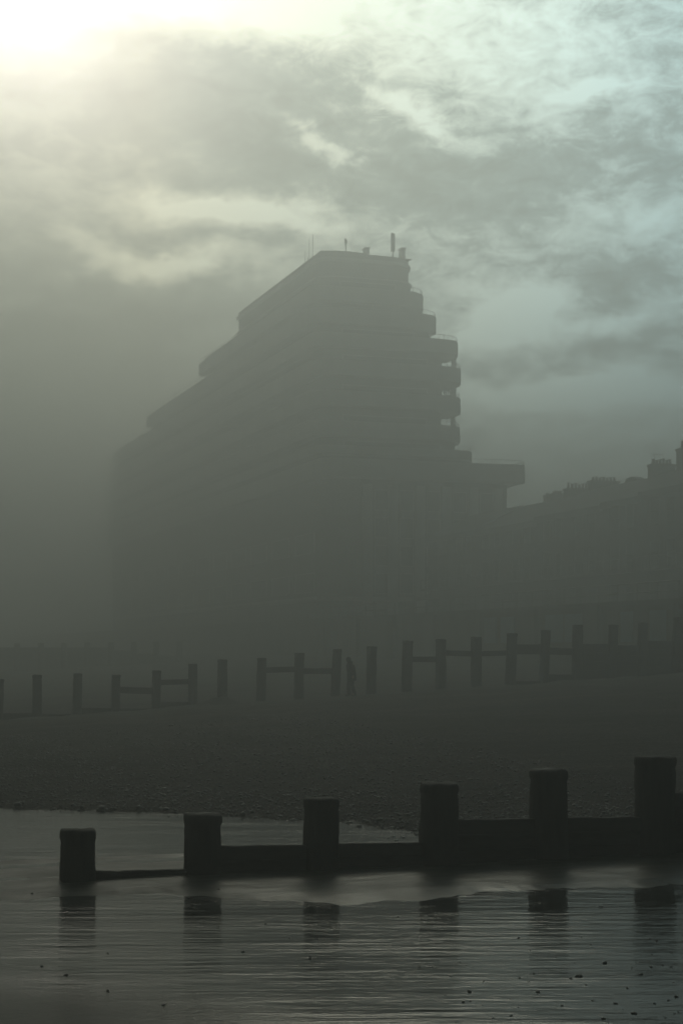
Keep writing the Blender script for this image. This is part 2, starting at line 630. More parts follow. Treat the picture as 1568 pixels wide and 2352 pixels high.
for i, (px, py, r) in enumerate(spots):
    y = CAMZ * F / (py - HZ)
    x = (px - CX) / F * y
    o = bpy.data.objects.new('pebble', smeshes[i % 8])
    COL.objects.link(o)
    rad = r / F * y * 1.15
    o.scale = (rad * rs.uniform(1., 1.6), rad * rs.uniform(.7, 1.), rad * rs.uniform(.55, .9))
    o.rotation_euler = (0, 0, rs.uniform(0, 6))
    o.location = (x, y, max(0, groundz(x, y)) + rad * .2)
    big = r >= 5
    if (px, py) == (1077, 2278):
        tag(o, 'dark stone on the wet sand, a little right of centre near the bottom', 'pebble', 'pebbles on the wet sand')
    elif (px, py) == (1455, 2328):
        tag(o, 'largest dark stone on the wet sand, at the lower right corner', 'pebble', 'pebbles on the wet sand')
    else:
        tag(o, 'small dark pebble lying on the shiny wet sand in front of the near groyne', 'pebble', 'pebbles on the wet sand')

# loose shingle along the water's edge: beyond counting
ico = bmesh.new()
bmesh.ops.create_icosphere(ico, subdivisions=1, radius=1)
iv = [v.co.copy() for v in ico.verts]
ifc = [tuple(v.index for v in f.verts) for f in ico.faces]
ico.free()
sb = MB()
cnt = 0
while cnt < 17000:
    u = rs.uniform(-3, 12)
    t = rs.random()
    v = .4 + 30 * t ** 1.6
    x, y = xy_of(u, v)
    rise = u - shore_u(v) + .35 * noise.noise(Vector((u * .7, v * .7, 3.1)))
    if rise < -2.6 or abs(x / y) > .24:
        continue
    if rise < 0 and rs.random() > math.exp(rise * 1.7) * (.35 + noise.noise(Vector((u * 1.2, v * 1.2, 6)))):
        continue
    if rise > 5 and rs.random() > .4:
        continue
    cnt += 1
    r = .014 + .03 * rs.random() ** 3
    if rise < 0.6 and rs.random() < .10:
        r *= 1.9
    z = groundz(x, y) + r * .25
    ca, sa = math.cos(rs.uniform(0, 6)), math.sin(rs.uniform(0, 6))
    k = rs.uniform(.6, 1)
    vs = [(x + r * (c.x * ca - c.y * sa * k), y + r * (c.x * sa + c.y * ca * k), z + r * .6 * c.z) for c in iv]
    sb.add(vs, ifc)
m_sh, nt, bs = material('loose_shingle_stones')
ri = nt.node('ShaderNodeNewGeometry').outputs['Random Per Island']
nt.put(bs.inputs['Base Color'], nt.ramp(ri, [(0, (.02, .02, .018)), (.7, (.05, .047, .044)), (1, (.10, .094, .086))]))
bs.inputs['Roughness'].default_value = .45
tag(sb.build('shingle', m_sh, None, True), 'wet shingle scattered along the edge of the shallow water behind the near groyne', 'shingle', None, 'stuff')

# ------------------------------------------------------------------ tall block
def px_of(p):
    return CX + F * p[0] / p[1]


def outline(a0, a1, b0, b1, r, n=8):
    """rounded at the near end; counter-clockwise in (b, a) -> world"""
    pts = [(a1, b0), (a1, b1)]
    for i in range(n + 1):
        t = math.pi / 2 * i / n
        pts.append((a0 + r - r * math.sin(t), b1 - r + r * math.cos(t)))
    r2 = min(r, 2.)
    for i in range(n + 1):
        t = math.pi / 2 * i / n
        pts.append((a0 + r2 - r2 * math.cos(t), b0 + r2 - r2 * math.sin(t)))
    w = [town(a, b) for a, b in pts]
    ar = sum(w[i][0] * w[(i + 1) % len(w)][1] - w[(i + 1) % len(w)][0] * w[i][1] for i in range(len(w)))
    if ar < 0:
        w.reverse()
    return w


def fit(a0, a1, b0, r, target):
    lo, hi = b0 + r + 1, 60.
    for _ in range(40):
        m = (lo + hi) / 2
        if max(px_of(p) for p in outline(a0, a1, b0, m, r)) < target:
            lo = m
        else:
            hi = m
    return lo


YR = 190.0
blk = empty('apartment_block', (*town(20, 8), 5.5))
tag(blk, 'tall curved-balcony apartment block with rooftop aerials, a grey silhouette in the mist', 'apartment block')


def kid(mb, name, mat, parent=blk, sm=False):
    o = mb.build(name, mat, None, sm)
    if parent is blk:
        local_child(o, blk)
    else:
        o.parent = parent
        o.matrix_parent_inverse = Matrix.Identity(4)
    return o


def zr(py):
    return zat(py, YR)


def ring(mb, pts, z0, z1, t):
    """parapet wall of thickness t along the rim of an outline"""
    n = len(pts)
    cx = sum(p[0] for p in pts) / n
    cy = sum(p[1] for p in pts) / n
    inn = []
    for i in range(n):
        p0, p1, p2 = Vector(pts[i - 1]), Vector(pts[i]), Vector(pts[(i + 1) % n])
        e1, e2 = (p1 - p0), (p2 - p1)
        if e1.length < 1e-6 or e2.length < 1e-6:
            e1 = e2 = (p2 - p0)
        n1 = Vector((-e1.y, e1.x)).normalized()
        n2 = Vector((-e2.y, e2.x)).normalized()
        m = (n1 + n2)
        m = m.normalized() if m.length > 1e-6 else n1
        inn.append(p1 + m * t / max(.5, m.dot(n1)))
    vs = [(p[0], p[1], z0) for p in pts] + [(p[0], p[1], z1) for p in pts] + [(p.x, p.y, z1) for p in inn] + [(p.x, p.y, z0) for p in inn]
    fs = []
    for i in range(n):
        j = (i + 1) % n
        fs += [(i, j, n + j, n + i), (n + i, n + j, 2 * n + j, 2 * n + i), (2 * n + i, 2 * n + j, 3 * n + j, 3 * n + i)]
    mb.add(vs, fs)


# (a0, a1, b0, radius, wall column below, wall bottom row, balcony column, parapet top, parapet bottom)
tiers = [
    # wall run: column, top row, bottom row, a0, a1
    dict(wall=(937, 600, 656), a=(0, 36)),
    dict(wall=(942, 657, 716), a=(-.3, 55), bal=(971, 681, 715)),
    dict(wall=(958, 716, 766), a=(-.6, 92), bal=(1001, 731, 765)),
    dict(wall=(984, 766, 819), a=(-1., 122), bal=(1051, 787, 818)),
    dict(wall=(1014, 819, 884), a=(-1.2, 125), bal=(1058, 849, 883)),
    dict(wall=(1014, 884, 951), a=(-1.2, 126), bal=(1057, 916, 950)),
    dict(wall=(1013, 951, 1018), a=(-1.2, 126), bal=(1056, 983, 1017)),
    dict(wall=(1044, 1018, 1061), a=(-1.6, 127), bal=(1083, 1039, 1060)),
    dict(wall=(1078, 1061, 1114), a=(-2., 127), bal=(1205, 1072, 1113)),
    dict(wall=(1163, 1114, 1478), a=(-3., 128)),
]
# storeys of the base block are kept as one wall with window strips
win_proto = {}


def rect_ring(mb, org, du, dv, dn, u0, u1, v0, v1, t, depth):
    """one closed rectangular frame: outer and inner rectangle, given a depth along dn"""
    vs = []
    for k in (0, depth):
        for (a, b) in ((u0 - t, v0 - t), (u1 + t, v0 - t), (u1 + t, v1 + t), (u0 - t, v1 + t), (u0, v0), (u1, v0), (u1, v1), (u0, v1)):
            vs.append(tuple(org + du * a + dv * b + dn * k))
    fs = []
    for i in range(4):
        j = (i + 1) % 4
        fs += [(i, j, 4 + j, 4 + i), (8 + i, 12 + i, 12 + j, 8 + j), (i, 8 + i, 8 + j, j), (4 + i, 4 + j, 12 + j, 12 + i)]
    mb.add(vs, fs)


def window_strip(a0, b0, a1, b1, z0, z1, out, name='window'):
    """glazing strip with a frame, standing 5 cm proud of the wall between two plan points"""
    p, q = Vector(town(a0, b0)), Vector(town(a1, b1))
    d = (q - p).normalized()
    s = Vector((d.y, -d.x)) * out
    b = MB()
    c = [p - s * .1, q - s * .1, q + s * .05, p + s * .05]
    pts = [(v.x, v.y) for v in c]
    ar = sum(pts[i][0] * pts[(i + 1) % 4][1] - pts[(i + 1) % 4][0] * pts[i][1] for i in range(4))
    if ar < 0:
        pts.reverse()
    b.prism(pts, z0, z1)
    w = kid(b, name, M['glass'])
    fb = MB()
    up = Vector((0, 0, 1))
    P3, D3, S3 = Vector((p.x, p.y, 0)), Vector((d.x, d.y, 0)), Vector((s.x, s.y, 0))
    rect_ring(fb, P3 + S3 * .052, D3, up, S3, 0, (q - p).length, z0, z1, .09, .06)
    fo = fb.build('window_frame', M['parapet'])
    fo.parent = w
    return w


def bal_outline(a0, a1, b0, b1, bin_, an, r, n=8):
    pts = [(a1, b0), (a1, bin_), (an, bin_), (an, b1)]
    for i in range(n + 1):
        t = math.pi / 2 * i / n
        pts.append((a0 + r - r * math.sin(t), b1 - r + r * math.cos(t)))
    r2 = min(r, 2.)
    for i in range(n + 1):
        t = math.pi / 2 * i / n
        pts.append((a0 + r2 - r2 * math.cos(t), b0 + r2 - r2 * math.sin(t)))
    w = [town(a, b) for a, b in pts]
    ar = sum(w[i][0] * w[(i + 1) % len(w)][1] - w[(i + 1) % len(w)][0] * w[i][1] for i in range(len(w)))
    if ar < 0:
        w.reverse()
    return w


for ti, t in enumerate(tiers):
    col, yt, yb = t['wall']
    a0, a1 = t['a']
    r = 3.0
    b1 = fit(a0, a1, 0., r, col)
    z1, z0 = zr(yt), zr(yb)
    if ti == len(tiers) - 1:
        z0 = 5.0
    b = MB()
    b.prism(outline(a0, a1, 0, b1, r), z0, z1)
    kid(b, 'wall', M['render'])
    if ti < len(tiers) - 1:
        wz0, wz1 = z0 + .75, min(z1 - .5, z0 + 2.5)
        if wz1 - wz0 > .6 and ti > 0:
            seg = (a1 - a0 - 6) / 4
            for i in range(4):
                window_strip(a0 + 4 + seg * i, 0, a0 + 4 + seg * i + seg - 1.2, 0, wz0, wz1, -1)
            wl = b1 - 2 - r
            if wl > 3:
                window_strip(a0, 2.3, a0, 2.1 + wl, wz0, wz1, 1)
    if 'bal' in t:
        bc, by1, by0 = t['bal']
        a0b = a0 - 1.0 if ti < 8 else a0 - 2.5
        rb = 3.4 if ti < 8 else 1.2
        bb = fit(a0b, a1 - 1.5, -1.3, rb, bc)
        nt_ = tiers[ti + 1]
        bin_ = min(b1, fit(nt_['a'][0], nt_['a'][1], 0., r, nt_['wall'][0])) - .4
        o = bal_outline(a0b, a1 - 1.5, -1.3, bb, bin_, 4.6 if ti < 8 else 9., rb)
        m = MB()
        zb, zt = zr(by0), zr(by1)
        m.prism(o, zb, zb + .45)
        ring(m, o, zb + .45, zt, .18)
        bal = kid(m, 'balcony', M['parapet'])
        # handrail on thin stanchions
        rm = MB()
        n = len(o)
        ctr = Vector((sum(p[0] for p in o) / n, sum(p[1] for p in o) / n))
        pin = [Vector(p) + (ctr - Vector(p)).normalized() * .12 for p in o]
        hh = .5
        for i in range(n):
            p, q = pin[i], pin[(i + 1) % n]
            if (q - p).length < .05:
                continue
            rm.tube((p.x, p.y, zt + hh), (q.x, q.y, zt + hh), .03, None, 5)
            k = max(1, int((q - p).length / 3.2))
            for s in range(k):
                c = p.lerp(q, s / k)
                rm.tube((c.x, c.y, zt - .02), (c.x, c.y, zt + hh), .022, None, 5)
        ro = rm.build('railing', M['steel'])
        ro.parent = bal
        t['geo'] = (a0b, bb, zb, zt)
# posts that hold up the balconies' rounded ends
for (ti, c0, c1, ya, yb) in [(1, 962, 969, 715, 731), (3, 1037, 1046, 818, 849), (4, 1034, 1045, 883, 917), (5, 1035, 1044, 950, 984), (2, 975, 982, 765, 787)]:
    a = 2.2
    k = ((c0 + c1) / 2 - CX) / F
    # b on the line a = 2.2 seen at that column
    bx, by = BLD[0] + a * DV[0], BLD[1] + a * DV[1]
    bb = (k * by - bx) / (NV[0] - k * NV[1])
    w = (c1 - c0) / F * (by + bb * .3) / 2
    m = MB()
    m.box(a - w, a + w, bb - w, bb + w, zr(yb) - .02, zr(ya) + .3, town)
    kid(m, 'balcony_post', M['parapet'])
# small clutter on one balcony (thin uprights seen through the gap)
for c in (1019, 1024, 1029):
    a = 1.2
    k = (c - CX) / F
    bx, by = BLD[0] + a * DV[0], BLD[1] + a * DV[1]
    bb = (k * by - bx) / (NV[0] - k * NV[1])
    m = MB()
    m.box(a - .06, a + .06, bb - .07, bb + .07, zr(920), zr(890), town)
    kid(m, 'balcony_screen_post', M['steel'])

# penthouse roof: gently vaulted, with cornice and ledge
bt = fit(0, 36, 0., 3., 937)
roof = MB()
bl0 = 0.0
br = fit(0, 36, 0., 3., 930)
nb_ = 16
prof = []
for i in range(nb_ + 1):
    t = i / nb_
    b_ = .1 + (br - .2) * t
    # rows read off the photograph: 593 at the sea corner, a low crown, then a flat
    row = 593.5 + (-3.5 * math.sin(math.pi * min(1, t / .62)) if t < .62 else 0) + (6.5 * smooth(.42, .66, t)) - (1.8 * smooth(.8, .9, t))
    prof.append((b_, zr(row) - .25))
vs, fs = [], []
for a in (0.2, 36):
    for b_, z in prof:
        p = town(a, b_)
        vs.append((p[0], p[1], z))
    for b_, z in prof:
        p = town(a, b_)
        vs.append((p[0], p[1], zr(601)))
n = len(prof)
for i in range(n - 1):
    fs += [(i, i + 1, 2 * n + i + 1, 2 * n + i), (n + i, n + i + 1, 3 * n + i + 1, 3 * n + i), (i, i + 1, n + i + 1, n + i),
           (2 * n + i, 2 * n + i + 1, 3 * n + i + 1, 3 * n + i)]
fs += [(0, n, 3 * n, 2 * n), (n - 1, 2 * n - 1, 4 * n - 1, 3 * n - 1)]
roof.add(vs, fs)
roof_o = kid(roof, 'roof', M['slate'])
for (col, ya, yb) in ((942, 612, 620), (945.5, 654, 658)):
    m = MB()
    bc = fit(-.25, 36.2, -.3, 3.1, col)
    m.prism(outline(-.25, 36.2, -.3, bc, 3.1), zr(yb), zr(ya))
    kid(m, 'cornice', M['parapet'])


def roof_item(col, rows, width, a=1.5, name='aerial_mast', head=None):
    k = (col - CX) / F
    bx, by = BLD[0] + a * DV[0], BLD[1] + a * DV[1]
    bb = (k * by - bx) / (NV[0] - k * NV[1])
    x, y = town(a, bb)
    z1, z0 = zat(rows[0], y), zat(rows[1], y) - .35
    m = MB()
    m.tube((x, y, z0), (x, y, z1), width / F * y / 2, width / F * y / 2 * .8, 8)
    if head:
        hw, h0, h1 = head
        hw = hw / F * y / 2
        for dx in (-.5, .5):
            m.box(x - hw if dx < 0 else x + .02, x - .02 if dx < 0 else x + hw, y - .18, y + .18, zat(h1, y), zat(h0, y) - (.08 if dx > 0 else 0))
    return kid(m, name, M['steel'])


roof_item(902, (535, 596), 3.2, head=(9.5, 536, 577))                    # panel antenna
roof_item(794, (547, 590), 2.6, a=3, head=(6.5, 550, 560))
roof_item(718, (538, 602), 1.5, a=3)
roof_item(710, (549, 606), 1.2, a=5)
roof_item(700, (577, 611), 1.4, a=7)
roof_item(707, (592, 609), 2.2, a=6, name='roof_vent')
for (c0, c1, ya, yb, nm) in ((919, 928.5, 577, 606, 'chimney'), (836, 846, 583, 598, 'roof_vent')):
    a = 1.2
    k0, k1 = (c0 - CX) / F, (c1 - CX) / F
    bx, by = BLD[0] + a * DV[0], BLD[1] + a * DV[1]
    q = [(k * by - bx) / (NV[0] - k * NV[1]) for k in (k0, k1)]
    m = MB()
    m.box(a - .3, a + .5, q[0], q[1], zr(yb) - .3, zr(ya), town)
    m.box(a - .4, a + .6, q[0] - .06, q[0] + .2, zr(ya) + .002, zr(ya) + .18, town)
    m.box(a - .4, a + .6, q[1] - .2, q[1] + .02, zr(ya) + .002, zr(ya) + .25, town)
    kid(m, nm, M['parapet'])

# base block: giant pilasters with tall window strips between
a0 = -3.0
bbase = fit(-3., 126, 0., 3., 1163)
cols_px = [842, 900, 962, 1022, 1084, 1140]
for i, c in enumerate(cols_px):
    k = (c - CX) / F
    bx, by = BLD[0] + a0 * DV[0], BLD[1] + a0 * DV[1]
    bb = (k * by - bx) / (NV[0] - k * NV[1])
    m = MB()
    m.box(a0 - .45, a0 + .1, bb - .55, bb + .55, 5.45, zr(1125), town)
    kid(m, 'pilaster', M['whitepaint'])
    if i < len(cols_px) - 1:
        for s in range(4):
            z0 = 9.2 + s * 3.15
            window_strip(a0, bb + 1.0, a0, bb + 2.5, z0, z0 + 2.2, 1)
for i in range(12):
    window_strip(2 + 10 * i, 0, 2 + 10 * i + 7.5, 0, 9.5, 11.6, -1)
    window_strip(2 + 10 * i, 0, 2 + 10 * i + 7.5, 0, 14.0, 16.2, -1)
m = MB()
m.box(-3.9, 120, -1.6, bbase - 3, 8.3, 8.75, town)
kid(m, 'shop_canopy', M['parapet'])


# ------------------------------------------------------------------ terrace of houses with chimney stacks
def house(i, a_lo, a_hi, zr_, label, stack=None, dormer=False, extra=None):
    bF = 7.0
    w = a_hi - a_lo
    base = town((a_lo + a_hi) / 2, bF)
    h = empty('terraced_house', (*base, 5.5))
    tag(h, label, 'house', 'terraced houses along the sea front')

    def k(mb, name, mat, par=None):
        o = mb.build(name, mat)
        o.parent = par or h
        o.matrix_parent_inverse = Matrix.Translation(-Vector(h.location))
        if par:
            o.matrix_parent_inverse = Matrix.Identity(4)
        return o

    ze = zr_ - 2.6
    b = MB()
    b.box(a_lo + .01, a_hi - .01, bF, bF + 10, 5.0, ze, town)
    k(b, 'wall', M['stucco'])
    r = MB()
    bm_ = bF + 5
    sec = [(bF - .35, ze + .003), (bF + 10.3, ze + .003), (bm_, zr_)]
    vs = []
    for a in (a_lo + .012, a_hi - .012):
        for (bb, z) in sec:
            p = town(a, bb)
            vs.append((p[0], p[1], z))
    r.add(vs, [(0, 1, 2), (3, 5, 4), (0, 3, 4, 1), (1, 4, 5, 2), (2, 5, 3, 0)])
    rf = k(r, 'roof', M['slate'])
    # sea-front windows on three floors and a door
    cells = [(.2, .38), (.56, .78)]
    for f in range(3):
        z0 = 6.3 + f * 3.15
        for ci, (f0, f1) in enumerate(cells):
            if f == 0 and ci == 0:
                continue
            m1 = MB()
            m1.box(a_lo + w * f0, a_lo + w * f1, bF - .03, bF + .06, z0, z0 + 1.9, town)
            wo = k(m1, 'window', M['glass'])
            m2 = MB()
            c0, c1 = town(a_lo + w * f0, bF - .035), town(a_lo + w * f1, bF - .035)
            du = Vector((c1[0] - c0[0], c1[1] - c0[1], 0))
            Lw = du.length
            du.normalize()
            rect_ring(m2, Vector((c0[0], c0[1], 0)), du, Vector((0, 0, 1)), Vector((-NV[0], -NV[1], 0)), 0, Lw, z0, z0 + 1.9, .1, .06)
            gb = MB()
            gb.box(a_lo + w * f0 + .003, a_lo + w * f1 - .003, bF - .08, bF - .033, z0 + .92, z0 + .99, town)
            go = gb.build('glazing_bar', M['stucco'])
            go.parent = wo
            fo = m2.build('window_frame', M['stucco'])
            fo.parent = wo
    m1 = MB()
    m1.box(a_lo + w * .2, a_lo + w * .38, bF - .03, bF + .06, 5.52, 7.9, town)
    k(m1, 'door', M['paint'])
    m1 = MB()
    m1.box(a_lo + w * .1, a_lo + w * .9, bF - 1.1, bF + .05, 9.0, 9.16, town)
    for q in (.1, .3, .5, .7, .9):
        m1.box(a_lo + w * q - .03, a_lo + w * q + .03, bF - 1.08, bF - 1.02, 9.16, 10.05, town)
    m1.box(a_lo + w * .1, a_lo + w * .9, bF - 1.1, bF - 1.0, 10.05, 10.12, town)
    k(m1, 'balcony', M['steel'])
    m1 = MB()
    m1.box(a_lo + .015, a_hi - .015, bF - .34, bF - .02, ze - .5, ze - .003, town)
    k(m1, 'cornice', M['stucco'])
    if stack:
        b0, b1, zs, pots, ph = stack
        a_s = a_hi - .62
        m1 = MB()
        m1.box(a_s - .42, a_s + .42, b0, b1, zr_ - 2.3, zs - .18, town)
        m1.box(a_s - .5, a_s + .5, b0 - .07, b1 + .07, zs - .18 + .002, zs, town)
        ch = m1.build('chimney', M['brick'])
        ch.parent = rf
        for j in range(pots):
            t = (j + .5) / pots
            bb = b0 + .12 + (b1 - b0 - .24) * t
            x, y = town(a_s, bb)
            hgt = ph * (.75 + .35 * ((j * 7 + i * 3) % 5) / 5)
            mm = MB()
            mm.tube((x, y, zs - .03), (x, y, zs + hgt * .85), .13, .105, 8)
            mm.tube((x, y, zs + hgt * .85), (x, y, zs + hgt), .15, .14, 8)
            po = mm.build('chimney_pot', M['pot'])
            po.parent = rf
    if extra:
        extra(rf, a_lo, a_hi, zr_)
    return h


def b_at(col, a):
    k = (col - CX) / F
    bx, by = BLD[0] + a * DV[0], BLD[1] + a * DV[1]
    return (k * by - bx) / (NV[0] - k * NV[1])


def tv_aerial(rf, a_lo, a_hi, zr_):
    a = a_hi - .62
    x, y = town(a, b_at(1502, a))
    m1 = MB()
    z0, z1 = zr_ + .3, zat(1041, y)
    m1.tube((x, y, z0), (x, y, z1), .025, None, 5)
    p, q = town(a, b_at(1494, a)), town(a, b_at(1522, a))
    m1.tube((p[0], p[1], z1 - .1), (q[0], q[1], z1 - .1), .018, None, 5)
    for t in (0, .2, .4, .6, .8, 1):
        c = (p[0] + (q[0] - p[0]) * t, p[1] + (q[1] - p[1]) * t)
        m1.tube((c[0], c[1], z1 - .3), (c[0], c[1], z1 + .1), .012, None, 4)
    ao = m1.build('television_aerial', M['steel'])
    ao.parent = rf


def stackspec(c0, c1, a_hi, ytop, ypot, pots):
    a = a_hi - .62
    b0, b1 = b_at(c0, a), b_at(c1, a)
    y = town(a, (b0 + b1) / 2)[1]
    zs = zat(ytop, y)
    return (b0, b1, zs, pots, (ytop - ypot) / F * y)


edges = [-15.5, -22, -28.5, -35.5, -42.3, -48.5, -55.0, -61.5, -68.0, -74.5]
hs = [17.2, 17.2, 17.1, 17.1, 17.4, 17.4, 17.6, 17.9, 17.9]
labs = ['terraced house next to the tall block, half hidden under its wide terrace',
        'terraced house with a thin pair of pots, second from the tall block',
        'terraced house with four stubby pots, between the thin pair and the first full stack',
        'terraced house whose six-pot chimney stack is the first full stack right of the block',
        'terraced house with the long seven-pot chimney stack and a raised roof hump beside it',
        'terraced house with a plain ridge between the long stack and the tall stack',
        'terraced house with the tall six-pot chimney stack and a television aerial',
        'terraced house with the highest chimney stack, at the edge of the photograph',
        'terraced house at the near end of the row, beside the highest stack']
stks = [None, stackspec(1251, 1262, -22, 1137, 1131, 2), stackspec(1266, 1292, -28.5, 1134, 1126, 4), stackspec(1298, 1352, -35.5, 1123, 1109, 6),
        stackspec(1354, 1416, -42.3, 1105, 1095, 7), None, stackspec(1492, 1544, -55., 1067, 1054, 6), stackspec(1558, 1612, -61.5, 1031, 1010, 5), None]
for i in range(9):
    a_hi, a_lo = edges[i], edges[i + 1]
    ex = tv_aerial if i == 6 else None
    if i == 4:
        def ex(rf, a_lo, a_hi, z):
            m1 = MB()
            b0, b1 = b_at(1446, -46.), b_at(1469, -46.)
            zz = zat(1093, town(-46, 12)[1])
            pts = [(-47.0, z - 1.2), (-47.0, zz - .3), (-46.2, zz), (-45.2, zz - .1), (-44.0, z - 1.2)]
            vs = []
            for bb in (b0, b1):
                for a, q in pts:
                    p = town(a, bb)
                    vs.append((p[0], p[1], q))
            m1.add(vs, [(0, 1, 2, 3, 4), (5, 6, 7, 8, 9)] + [(j, (j + 1) % 5, 5 + (j + 1) % 5, 5 + j) for j in range(5)])
            do = m1.build('dormer', M['slate'])
            do.parent = rf
    house(i, a_lo, a_hi, hs[i], labs[i], stks[i], extra=ex)

# every child built in world coordinates: put it back where it was built
bpy.context.view_layer.update()

# ------------------------------------------------------------------ promenade, road, sea wall, railing
m = MB()
m.box(-320, 700, -9.6, 420, 1.0, 5.45, town)
tag(m.build('promenade', M['paving']), kind='structure')
m = MB()
m.box(-320, 700, -5.2, -1.9 - .3, 5.454, 5.458, town)
tag(m.build('road', M['asphalt']), kind='structure')
sw = empty('sea_wall', (*town(-70, -10), 2.5))
tag(sw, 'long concrete sea wall with pale blue panels below the promenade', 'sea wall')
m = MB()
m.box(-320, 500, -10.0, -9.601, .5, 5.5, town)
m.box(-320, 500, -10.15, -9.35, 5.503, 5.72, town)
local_child(m.build('wall', M['concrete']), sw)
for (c0, c1) in ((1252, 1292), (1296, 1336), (1425, 1452), (1492, 1530), (1536, 1572), (1110, 1140), (1150, 1180)):
    ks = [(c - CX) / F for c in (c0, c1)]
    b = -10.02
    qs = [((BLD[0] + b * NV[0]) - k * (BLD[1] + b * NV[1])) / (k * DV[1] - DV[0]) for k in ks]
    m = MB()
    m.box(min(qs), max(qs), -10.06, -9.99, 3.3, 5.1, town)
    local_child(m.build('panel', M['bluepanel']), sw)
for i in range(14):
    a = -150 + i * 9.
    m = MB()
    m.box(a - .4, a + .4, -10.35, -10.001, .5, 5.497, town)
    local_child(m.build('buttress', M['concrete']), sw)
rl = empty('promenade_railing', (*town(-70, -9.7), 5.72))
tag(rl, 'thin pale metal railing running along the top of the sea wall', 'railing')
m = MB()
for z in (6.2, 6.75):
    p, q = town(-170, -9.75), town(160, -9.75)
    m.tube((p[0], p[1], z), (q[0], q[1], z), .035, None, 6)
local_child(m.build('handrail', M['steel']), rl)
for i in range(84):
    a = -168 + i * 2.4
    x, y = town(a, -9.75)
    m = MB()
    m.tube((x, y, 5.71), (x, y, 6.75), .03, None, 5)
    local_child(m.build('baluster', M['steel']), rl)


# ------------------------------------------------------------------ walker in front of the far groyne
def skin(name, nodes, edges_, mat, parent=None, sub=2):
    me = bpy.data.meshes.new(name)
    me.from_pydata([n[0] for n in nodes], edges_, [])
    o = bpy.data.objects.new(name, me)
    COL.objects.link(o)
    mod = o.modifiers.new('skin', 'SKIN')
    for i, n in enumerate(nodes):
        r = n[1]
        sv = me.skin_vertices[0].data[i]
        sv.radius = r if isinstance(r, tuple) else (r, r)
        sv.use_root = (i == 0)
    mod.use_smooth_shade = True
    s = o.modifiers.new('sub', 'SUBSURF')
    s.levels = s.render_levels = sub
    me.materials.append(mat)
    if parent:
        o.parent = parent
    return o


wx, wy = (806 - CX) / F * 68.5, 68.5
wz = groundz(wx, wy) - .02
zf = zat(1606, wy)
person = None
# faces -X (walks to the left, head lowered)
B = [
    ((0.02, 0, .94), (.155, .13)),    # 0 pelvis
    ((0.01, 0, 1.12), (.15, .125)),   # 1 waist
    ((-.03, 0, 1.33), (.17, .135)),   # 2 chest
    ((-.07, 0, 1.45), (.10, .09)),    # 3 neck base
    ((-.105, 0, 1.53), (.055, .055)), # 4 neck
    ((-.15, 0, 1.64), (.095, .08)),   # 5 head
    ((-.145, 0, 1.72), (.07, .065)),  # 6 crown
    ((-.03, .19, 1.40), (.07, .07)),  # 7 shoulder L
    ((.03, .24, 1.15), (.055, .055)), # 8 elbow
    ((-.10, .24, .96), (.042, .042)), # 9 wrist
    ((-.03, -.19, 1.40), (.07, .07)), # 10 shoulder R
    ((.12, -.24, 1.17), (.055, .055)),# 11 elbow
    ((.10, -.23, .95), (.042, .042)), # 12 wrist
    ((-.02, .10, .88), (.10, .10)),   # 13 hip L
    ((-.11, .10, .50), (.068, .068)), # 14 knee
    ((-.09, .10, .10), (.045, .045)), # 15 ankle
    ((.04, -.10, .88), (.10, .10)),   # 16 hip R
    ((.04, -.10, .50), (.068, .068)), # 17 knee
    ((.17, -.10, .13), (.045, .045)), # 18 ankle
    ((-.22, .10, .045), (.04, .035)), # 19 toe L
    ((.05, -.10, .05), (.04, .035)),  # 20 toe R
]
E_ = [(0, 1), (1, 2), (2, 3), (3, 4), (4, 5), (5, 6), (2, 7), (7, 8), (8, 9), (2, 10), (10, 11), (11, 12), (0, 13), (13, 14), (14, 15), (0, 16), (16, 17),
      (17, 18), (15, 19), (18, 20)]
for (wr, sgn) in ((9, 1), (12, -1)):
    base = Vector(B[wr][0])
    palm = len(B)
    B.append((tuple(base + Vector((-.02, 0, -.075))), (.033, .022)))
    E_.append((wr, palm))
    for k, (dx, ln) in enumerate(((-.035, .07), (-.012, .082), (.012, .078), (.033, .062))):
        p1 = base + Vector((-.02 + dx, 0, -.115))
        p2 = p1 + Vector((-.008, -.012 * sgn, -ln * .55))
        i = len(B)
        B += [(tuple(p1), (.010, .010)), (tuple(p2), (.008, .008))]
        E_ += [(palm, i), (i, i + 1)]
    i = len(B)
    B += [(tuple(base + Vector((-.06, -.01 * sgn, -.085))), (.011, .011)), (tuple(base + Vector((-.075, -.02 * sgn, -.12))), (.009, .009))]
    E_ += [(palm, i), (i, i + 1)]
person = skin('person', B, E_, M['skin'])
person.location = (wx, wy, wz)
person.scale = (.95, .95, .94)
tag(person, 'lone walker in a dark hooded coat on the shingle beside the misty groyne posts', 'person')
# nose, ears on the head, then clothing
hd = MB()


def blob(mb, c, r, seg=10):
    bm = bmesh.new()
    bmesh.ops.create_icosphere(bm, subdivisions=2, radius=1)
    mb.add([(c[0] + v.co.x * r[0], c[1] + v.co.y * r[1], c[2] + v.co.z * r[2]) for v in bm.verts], [tuple(v.index for v in f.verts) for f in bm.faces])
    bm.free()


blob(hd, (-.245, 0, 1.635), (.022, .014, .022))
for s in (-1, 1):
    blob(hd, (-.14, s * .08, 1.64), (.022, .010, .032))
blob(hd, (-.232, 0, 1.595), (.012, .026, .006))
local = hd.build('face', M['skin'], person, True)
ey = MB()
for s in (-1, 1):
    blob(ey, (-.232, s * .032, 1.66), (.010, .013, .008))
ey.build('eye', M['hair'], person, True)
